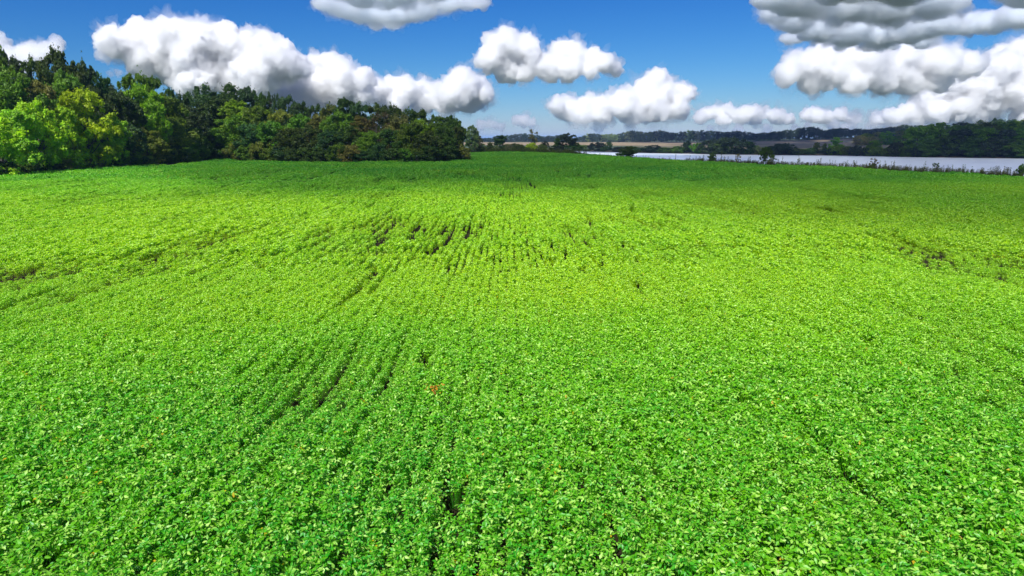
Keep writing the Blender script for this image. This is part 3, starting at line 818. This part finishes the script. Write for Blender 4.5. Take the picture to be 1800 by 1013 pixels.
erxy = [(p.x, p.y) for p in er]
weed_strip('river_margin_weeds', erxy[4:13], 24, 5.5, .4, 1.45, (.085, .095, .03), 'dark rough weeds between the soybeans and the river', 41, inset=.5)
weed_strip('low_margin_weeds', erxy[2:5], 9, 5.0, .5, .95, (.07, .07, .025), 'lowest weeds between the field and the narrow end of the river', 44, inset=.5)
weed_strip('field_end_weeds', [(el[-1].x - 2, el[-1].y + 2)] + erxy[:3], 9, 9.0, 1.0, 2.2, (.085, .115, .022), 'yellowish weeds across the far end of the soybean field', 42, inset=.5)
elxy = [(p.x, p.y) for p in el]


def strip_left(name, pts, col, label, seed):
    return weed_strip(name, [(x - 2.6, y + 1.2) for x, y in pts], 3.0, 2.0, .5, 1.2, col, label, seed)


strip_left('wood_edge_weeds', elxy[1:15], (.05, .09, .018), 'low weeds between the soybeans and the left wood', 43)

# bare strip of dry ground at the wood's bay
m, N, L, b = mat('dry_earth')
n1 = N.new('ShaderNodeTexNoise'); n1.inputs['Scale'].default_value = .8; n1.inputs['Detail'].default_value = 6
geo = N.new('ShaderNodeNewGeometry'); L.new(geo.outputs['Position'], n1.inputs['Vector'])
r = ramp(N, [(.35, (.10, .08, .04)), (.65, (.24, .17, .09))]); L.new(n1.outputs[0], r.inputs[0]); L.new(r.outputs[0], b.inputs['Base Color']); b.inputs['Roughness'].default_value = 1
bare = [on_plane(x, y, .2) for x, y in ((262, 290.5), (300, 286), (335, 280.5), (372, 276.5), (388, 278.6), (345, 286.4), (302, 292.6), (272, 293))]
bm = bmesh.new(); f = bm.faces.new([bm.verts.new((p.x, p.y, 0)) for p in bare]); bmesh.ops.triangulate(bm, faces=[f])
bmesh.ops.subdivide_edges(bm, edges=bm.edges, cuts=6, use_grid_fill=True)
for v, h_ in zip(bm.verts, terrain(np.array([v.co[:2] for v in bm.verts]))): v.co.z = h_ + .06
bmesh.ops.recalc_face_normals(bm, faces=bm.faces)
me = bpy.data.meshes.new('bare_ground'); bm.to_mesh(me); bm.free()
tag(link('bare_ground', me, m), 'bare brown ground at the bend of the wood edge', kind='structure')


# single weeds and saplings that stand out against the river
def single(px, topy, wpx, cl, label, cat='weed', kind='weed', group=None, back=1.5):
    Y = float(np.interp(px, [x for x, y in EDGE_R], [p.y for p in er])) + back
    top = at(px, topy, Y); z0 = tz(top.x, Y); h = top.z - z0
    if kind == 'weed':
        co, f, t_ = weed_mesh(np.random.default_rng(int(px * 7)), 1.0, plume=True, n=1)
        e = link('tall_weed', mesh_np('tall_weed', co, [f], attr=t_), M_WEED)
        e.location = (top.x, Y, z0); e.scale = (max(h * .9, wpx / F * Y * 2),) * 2 + (h,); e.color = (*PAL[cl], 1); e.rotation_euler.z = rnd.uniform(0, 6)
        return tag(e, label, cat, group)
    return tree(px, topy, wpx, Y, kind, cl, label, cat=cat, group=group, name={'shrub': 'shrub', 'sparse': 'sapling', 'oak': 'sapling', 'round': 'sapling'}[kind])


single(1106, 257, 34, 'dark', 'broad dark-leaved shrub standing at the river margin before the water', 'shrub', 'oak', back=5)
single(1098, 266, 26, 'dark', 'low dark shrub at the foot of the broad river margin shrub', 'shrub', 'shrub', back=4)
single(1348, 258, 24, 'dark', 'tallest dark sapling with open twigs among the river margin weeds', 'sapling', 'oak', back=3)
single(1358, 272, 22, 'dark', 'twiggy shrub right beside the tallest river margin sapling', 'shrub', 'sparse', back=2.5)
single(1252, 268, 14, 'dark', 'small dark sapling left of the tallest river margin sapling', 'sapling', 'oak', back=2.5)
single(1298, 270, 12, 'brown', 'thin brownish sapling between two dark saplings at the river margin', 'sapling', 'sparse', back=2.5)
single(1537, 278, 18, 'brown', 'spiky dead-looking shrub rising against the middle of the river', 'shrub', 'sparse', back=2)
single(1534, 287, 12, 'dark', 'small dark bush at the foot of the spiky dead-looking shrub', 'shrub', 'shrub', back=2)
single(1646, 286, 16, 'dark', 'small open sapling against the river, right of the spiky shrub', 'sapling', 'sparse', back=2)
single(1797, 288, 16, 'dark', 'dark sapling at the river margin cut by the picture\'s right edge', 'sapling', 'oak', back=2)
for i in range(28):
    px = 1190 + i * 22.2 + rnd.uniform(-18, 18)
    yb = np.interp(px, [x for x, y in EDGE_R], [y for x, y in EDGE_R])
    single(px, yb - rnd.uniform(9, 17), 5, rnd.choice(['dark', 'olive', 'brown']), 'thin weed stalk standing above the river margin weeds against the water', group='tall weed stalks along the river margin', back=rnd.uniform(1, 5))


# ------------------------------------------------------------------ clouds
def cloud_material(name, tint, od, aniso=.5):
    m, N, L, b = mat(name); N.remove(b)
    vs = N.new('ShaderNodeVolumeScatter'); vs.inputs['Color'].default_value = (*tint, 1)
    vs.inputs['Density'].default_value = od; vs.inputs['Anisotropy'].default_value = aniso
    va = N.new('ShaderNodeVolumeAbsorption'); va.inputs['Color'].default_value = (*tint, 1); va.inputs['Density'].default_value = od
    ads = N.new('ShaderNodeAddShader'); L.new(vs.outputs[0], ads.inputs[0]); L.new(va.outputs[0], ads.inputs[1])
    L.new(ads.outputs[0], N['Material Output'].inputs['Volume'])
    return m


bm = bmesh.new(); bmesh.ops.create_icosphere(bm, subdivisions=2, radius=1)
ICO_V = np.array([v.co for v in bm.verts]); ICO_F = np.array([[v.index for v in f.verts] for f in bm.faces]); bm.free()


def lump_mesh(lumps, u, seed, res, amp, veil, zsq, grow):
    g = random.Random(seed + (500 if veil else 0))
    vv, ff = [], []
    for c, r_ in lumps:
        for k_ in range(9):   # break the lump into smaller billows
            d = Vector((g.gauss(0, 1), g.gauss(0, 1), g.gauss(0, 1))).normalized()
            f_ = (g.uniform(.40, .62) if k_ else 1.0)
            q = np.array(d * (r_ * (1.12 - f_ * .6) * grow if k_ else 0))
            ff.append(ICO_F + 42 * len(vv))
            vv.append(np.array(c) + (ICO_V * (r_ * f_ * grow) + q) * np.array([1, 1, zsq]))
    me = mesh_np('billows', np.concatenate(vv), [np.concatenate(ff)])
    o = bpy.data.objects.new('billows', me); COL.objects.link(o)
    md = o.modifiers.new('r', 'REMESH'); md.mode = 'VOXEL'; md.voxel_size = u * res
    dg = bpy.context.evaluated_depsgraph_get(); me2 = bpy.data.meshes.new_from_object(o.evaluated_get(dg))
    bpy.data.objects.remove(o)
    n = len(me2.vertices); co = np.empty(n * 3, np.float32); me2.vertices.foreach_get('co', co); co = co.reshape(-1, 3)
    no = np.empty(n * 3, np.float32); me2.vertex_normals.foreach_get('vector', no); no = no.reshape(-1, 3)
    sd = Vector((seed * 13.7, seed * 7.1, seed * 3.3)); vor, per = noise.voronoi, noise.noise
    pts = (co / u).astype(float).tolist(); dd = np.empty(n)
    for i, q in enumerate(pts):
        p = Vector(q) + sd
        if veil: dd[i] = 9 * per(p / 22) + 8 * per(p / 10) + 6 * per(p / 5) + 3 * per(p / 2.5) - 1
        else: dd[i] = 9 * (.5 - vor(p / 26)[0][0]) + 7 * (.5 - vor(p / 11)[0][0]) + 4 * (.5 - vor(p / 5)[0][0]) + 5 * per(p / 40) + 3 * per(p / 8) + 2.5 * per(p / 4)
    co += no * (dd * u * amp)[:, None]
    me2.vertices.foreach_set('co', co.ravel()); me2.update(); me2.shade_smooth(); me2.materials.clear()
    return me2


def cloud(label, D, puffs, seed, od=.22, tint=(.998, .999, 1), flat=None, world=None, res=2.7, base=None, zsq=1.0, veil=.16, amp=1.0):
    """puffs: (px, py, r_px) seen at distance D (or, with base, lumps of a layer at that height, in metres);
    a dense billowing core and a thin ragged veil round it, both closed volumes"""
    g = random.Random(seed); lumps = []
    if base: D = float(np.mean([at(px, py, 1).y * (base / max(ray(px, py).z / ray(px, py).y, .02)) for px, py, r_ in puffs]))
    u = D / F
    for px, py, r_ in puffs:
        if world is not None: c, k_ = Vector(world) + Vector((px, py, 0)), 1.0
        elif base: Y = base / max(ray(px, py).z / ray(px, py).y, .02); c = at(px, py, Y); k_ = Y / F
        else: c, k_ = ray(px, py) * D + Vector((0, 0, HC)), u; c.y += g.uniform(-1, 1) * r_ * u * .9
        lumps.append((c, r_ * k_))
    me = lump_mesh(lumps, u, seed, res, amp, False, zsq, .95)
    if flat is not None:      # flattened base
        n = len(me.vertices); co = np.empty(n * 3, np.float32); me.vertices.foreach_get('co', co); co = co.reshape(-1, 3)
        zb = (ray(900, flat) * D).z + HC
        low = co[:, 2] < zb; co[low, 2] = zb + (co[low, 2] - zb) * .3
        me.vertices.foreach_set('co', co.ravel()); me.update()
    me.name = 'cloud'; me.materials.append(cloud_material('cloud', tint, od / u))
    o = tag(link('cloud', me), label, 'cloud', 'fair-weather clouds')
    if veil:
        for k_, (gr, dn, am, sd_) in enumerate(((1.04, veil * 1.5, 1.15, 0), (1.14, veil * .3, 1.35, 1))):
            vm = lump_mesh(lumps, u, seed + 60 * sd_, res * 1.15, amp * am, True, zsq, gr); vm.name = 'veil'
            vm.materials.append(cloud_material('cloud_veil', tint, od * dn / u)); link('veil', vm, None, o)
    return o


cloud('long white cumulus cloud towering above the left wood', 6000, [(215, 80, 30), (240, 70, 34), (275, 85, 42), (315, 66, 34), (350, 90, 48), (395, 78, 34), (425, 95, 42), (462, 90, 34), (490, 110, 40), (518, 122, 26), (300, 115, 36), (355, 130, 38), (410, 138, 36), (460, 140, 36), (250, 105, 26), (330, 150, 26)], 1, flat=160)
cloud('white cumulus cloud between the long left cloud and a low bank', 6500, [(556, 118, 26), (580, 124, 30), (606, 142, 30), (636, 146, 24), (565, 155, 34), (525, 162, 36), (610, 168, 28), (640, 168, 22), (490, 168, 28)], 2, flat=186)
cloud('low white cloud with two rounded heads above the wood\'s tip', 6800, [(668, 164, 22), (690, 156, 20), (715, 158, 22), (742, 152, 16), (760, 165, 22), (812, 150, 26), (796, 168, 26), (832, 162, 26), (852, 168, 16), (700, 180, 22), (740, 182, 22), (780, 186, 18), (815, 182, 20)], 3, flat=196)
cloud('compact white cloud alone in the upper middle of the sky', 5200, [(868, 80, 18), (890, 84, 26), (918, 80, 24), (932, 98, 24), (860, 108, 22), (890, 118, 24), (985, 92, 22), (1012, 90, 22), (1040, 104, 20), (1062, 112, 18), (1084, 120, 12), (960, 120, 22), (1000, 124, 20), (925, 130, 18), (1035, 126, 14)], 4, flat=146)
cloud('heaped white cumulus with a pointed top in the middle', 6800, [(1156, 146, 22), (1140, 158, 24), (1172, 160, 24), (1200, 162, 20), (1216, 166, 11), (1118, 172, 22), (1090, 182, 24), (1060, 186, 18), (1036, 168, 10), (1034, 186, 20), (1000, 192, 22), (976, 186, 14), (1150, 188, 28), (1110, 200, 22), (1190, 190, 22), (1060, 204, 20), (1020, 206, 18)], 5, flat=214)
cloud('small low white cloud over the far treeline\'s middle', 7200, [(1236, 204, 14), (1256, 196, 14), (1278, 195, 13), (1300, 202, 14), (1322, 198, 13), (1346, 196, 11), (1366, 203, 13), (1386, 208, 10), (1270, 210, 13), (1330, 210, 12)], 6, flat=218, od=.2)
cloud('smallest bright low cloud right of the small low cloud', 7200, [(1418, 202, 10), (1436, 200, 13), (1456, 202, 12), (1474, 204, 12), (1494, 208, 10), (1450, 210, 11)], 7, flat=217, od=.22)
cloud('large dark-bellied grey cloud across the top right corner', 2600, [(1362, 22, 26), (1400, 34, 34), (1440, 46, 36), (1490, 54, 38), (1545, 58, 36), (1600, 48, 38), (1650, 40, 34), (1700, 44, 28), (1745, 38, 28), (1800, 28, 36), (1850, 24, 40), (1395, 66, 18), (1620, 68, 24), (1560, 76, 18), (1480, 74, 18), (1420, -5, 50), (1370, -10, 40), (1500, 5, 50), (1570, 5, 50), (1640, 0, 46), (1500, -40, 60), (1590, -40, 60), (1650, -60, 60), (1760, -70, 60), (1800, -20, 44), (1850, -40, 60), (1400, -60, 60), (1470, -100, 70), (1600, -110, 70)], 8, od=.12, veil=.3, tint=(.955, .973, .99), base=420, zsq=.6, amp=.65)
cloud('wide grey-white cloud hanging below the dark-bellied cloud', 4600, [(1385, 130, 24), (1408, 116, 26), (1445, 110, 26), (1480, 118, 28), (1520, 112, 28), (1560, 122, 30), (1605, 114, 28), (1645, 112, 26), (1675, 105, 18), (1430, 142, 24), (1490, 148, 22), (1550, 152, 22), (1605, 148, 24), (1650, 140, 20), (1420, 128, 26), (1460, 128, 26), (1505, 132, 26), (1540, 134, 24), (1585, 132, 26), (1630, 128, 24), (1690, 120, 20), (1400, 104, 20), (1440, 98, 22), (1490, 100, 24), (1540, 98, 24), (1590, 98, 24), (1640, 98, 24), (1680, 100, 22), (1705, 112, 22)], 9, flat=164, od=.16)
cloud('tall bright cumulus heaped against the picture\'s right edge', 6000, [(1640, 172, 28), (1670, 155, 30), (1705, 146, 32), (1740, 130, 34), (1772, 112, 30), (1800, 92, 26), (1830, 110, 44), (1780, 160, 36), (1735, 175, 32), (1690, 190, 26), (1640, 198, 24), (1600, 200, 18), (1570, 206, 14), (1800, 196, 34), (1745, 204, 24), (1540, 212, 10), (1720, 158, 34), (1760, 140, 34), (1790, 130, 34), (1700, 170, 28), (1660, 185, 26), (1850, 150, 40), (1850, 190, 40), (1620, 208, 16), (1580, 214, 14), (1660, 206, 18), (1710, 208, 18)], 10, flat=216)
cloud('grey underlit cloud cut by the top edge left of centre', 2600, [(575, 8, 22), (610, 16, 28), (650, 22, 32), (695, 22, 32), (740, 14, 28), (785, 4, 28), (825, 8, 18), (848, 4, 14), (690, 42, 16), (660, 46, 12), (630, -20, 40), (700, -20, 44), (770, -26, 40), (680, -60, 50), (760, -80, 50)], 11, od=.09, veil=.3, tint=(.945, .967, .988), base=420, zsq=.6, amp=.65)
cloud('small pale cloud low beside the wood\'s tip', 8000, [(846, 222, 10), (862, 218, 12), (880, 224, 9)], 12, od=.10)
cloud('small pale cloud left of the heaped cumulus', 8000, [(906, 212, 8), (920, 212, 11), (936, 218, 9)], 13, od=.13)
cloud('white cloud peeping out behind the tall oaks', 6500, [(20, 100, 20), (45, 92, 20), (70, 92, 18), (94, 76, 12), (100, 88, 12), (40, 115, 22), (-10, 80, 22)], 14, od=.10)
cloud('thin pale cloud streak just above the left wood', 7500, [(190, 130, 7), (210, 128, 8), (232, 130, 8), (252, 132, 7)], 15, od=.05)
cloud('low white cloud bank along the horizon right of centre', 9000, [(1530, 222, 9), (1500, 222, 9), (1560, 222, 10), (1590, 222, 10), (1480, 224, 8), (1440, 226, 7), (1620, 220, 10), (1420, 220, 9), (1460, 216, 12), (1500, 212, 14), (1540, 210, 15), (1580, 208, 15), (1400, 224, 8), (1350, 224, 9), (1300, 225, 9), (1250, 226, 8)], 16, od=.12)


# unseen overhead clouds, laid out lump by lump to shade far field and woods
def shade_cloud(spots, height, seed, od, label):
    """spots: (x, y, r) where on the ground the lump's shadow falls, in metres"""
    c = SUN * (height / SUN.z)
    return cloud(label, F, spots, seed, od=od, world=c, res=7.0, veil=0)


g5 = random.Random(77); sp1, sp2 = [], []
for iy in range(16):
    for ix in range(24):
        x, y = -380 + ix * 32 + 16 * (iy % 2) + g5.uniform(-8, 8), 70 + iy * 30 + g5.uniform(-8, 8); r_ = g5.uniform(24, 40)
        lim = 84 - .36 * (x + 70) if x > -70 else 84 + .35 * (-70 - x)
        if x > 60: lim = max(lim, 40 + .15 * (x - 60))
        if y - r_ * .7 < lim or math.hypot(x + 86, y - 120) < 20 + r_ or y > 420 + .3 * abs(x) or abs(x) > 60 + y * .95: continue
        if x < -35 and g5.random() < (.45 if y > 150 else .3): continue      # lumps left out so that sun reaches parts of the wood
        sp1.append((x, y, r_))
while len(sp2) < 50:
    a_, q = g5.uniform(0, 6.28), g5.random() ** .5
    sp2.append((490 + math.cos(a_) * 290 * q, 620 + math.sin(a_) * 190 * q, g5.uniform(28, 44)))
for i in range(26):
    t = i / 25; sp2.append((30 + 290 * t + g5.uniform(-12, 12), 590 - 206 * t + g5.uniform(-4, 14), g5.uniform(18, 24)))
for i in range(14): sp2.append((g5.uniform(270, 430), g5.uniform(405, 490), g5.uniform(20, 28)))
for i in range(70): sp2.append((g5.uniform(230, 760), g5.uniform(760, 1420), g5.uniform(36, 60)))
shade_cloud(sp1, 800, 31, .013, 'unseen cloud overhead, shaped to shade the far half of the field')
shade_cloud(sp2, 800, 32, .034, 'unseen cloud overhead, shaped to shade the wood across the river')

# ------------------------------------------------------------------ air
HAZE = 0.00007
if HAZE:
    m, N, L, b = mat('air'); N.remove(b)
    pv = N.new('ShaderNodeVolumePrincipled'); pv.inputs['Color'].default_value = (.38, .60, 1, 1); pv.inputs['Density'].default_value = HAZE; pv.inputs['Anisotropy'].default_value = 0
    L.new(pv.outputs[0], N['Material Output'].inputs['Volume'])
    bm = bmesh.new(); bmesh.ops.create_cube(bm, size=1)
    x0, x1, y0, y1, z0, z1 = -31500, 31500, -5500, 43000, -8, 62
    for v in bm.verts: v.co = ((x0 + x1) / 2 + v.co.x * (x1 - x0), (y0 + y1) / 2 + v.co.y * (y1 - y0), (z0 + z1) / 2 + v.co.z * (z1 - z0))
    me = bpy.data.meshes.new('haze'); bm.to_mesh(me); bm.free()
    tag(link('haze', me, m), 'thin bluish haze over the whole valley', 'haze', kind='stuff')
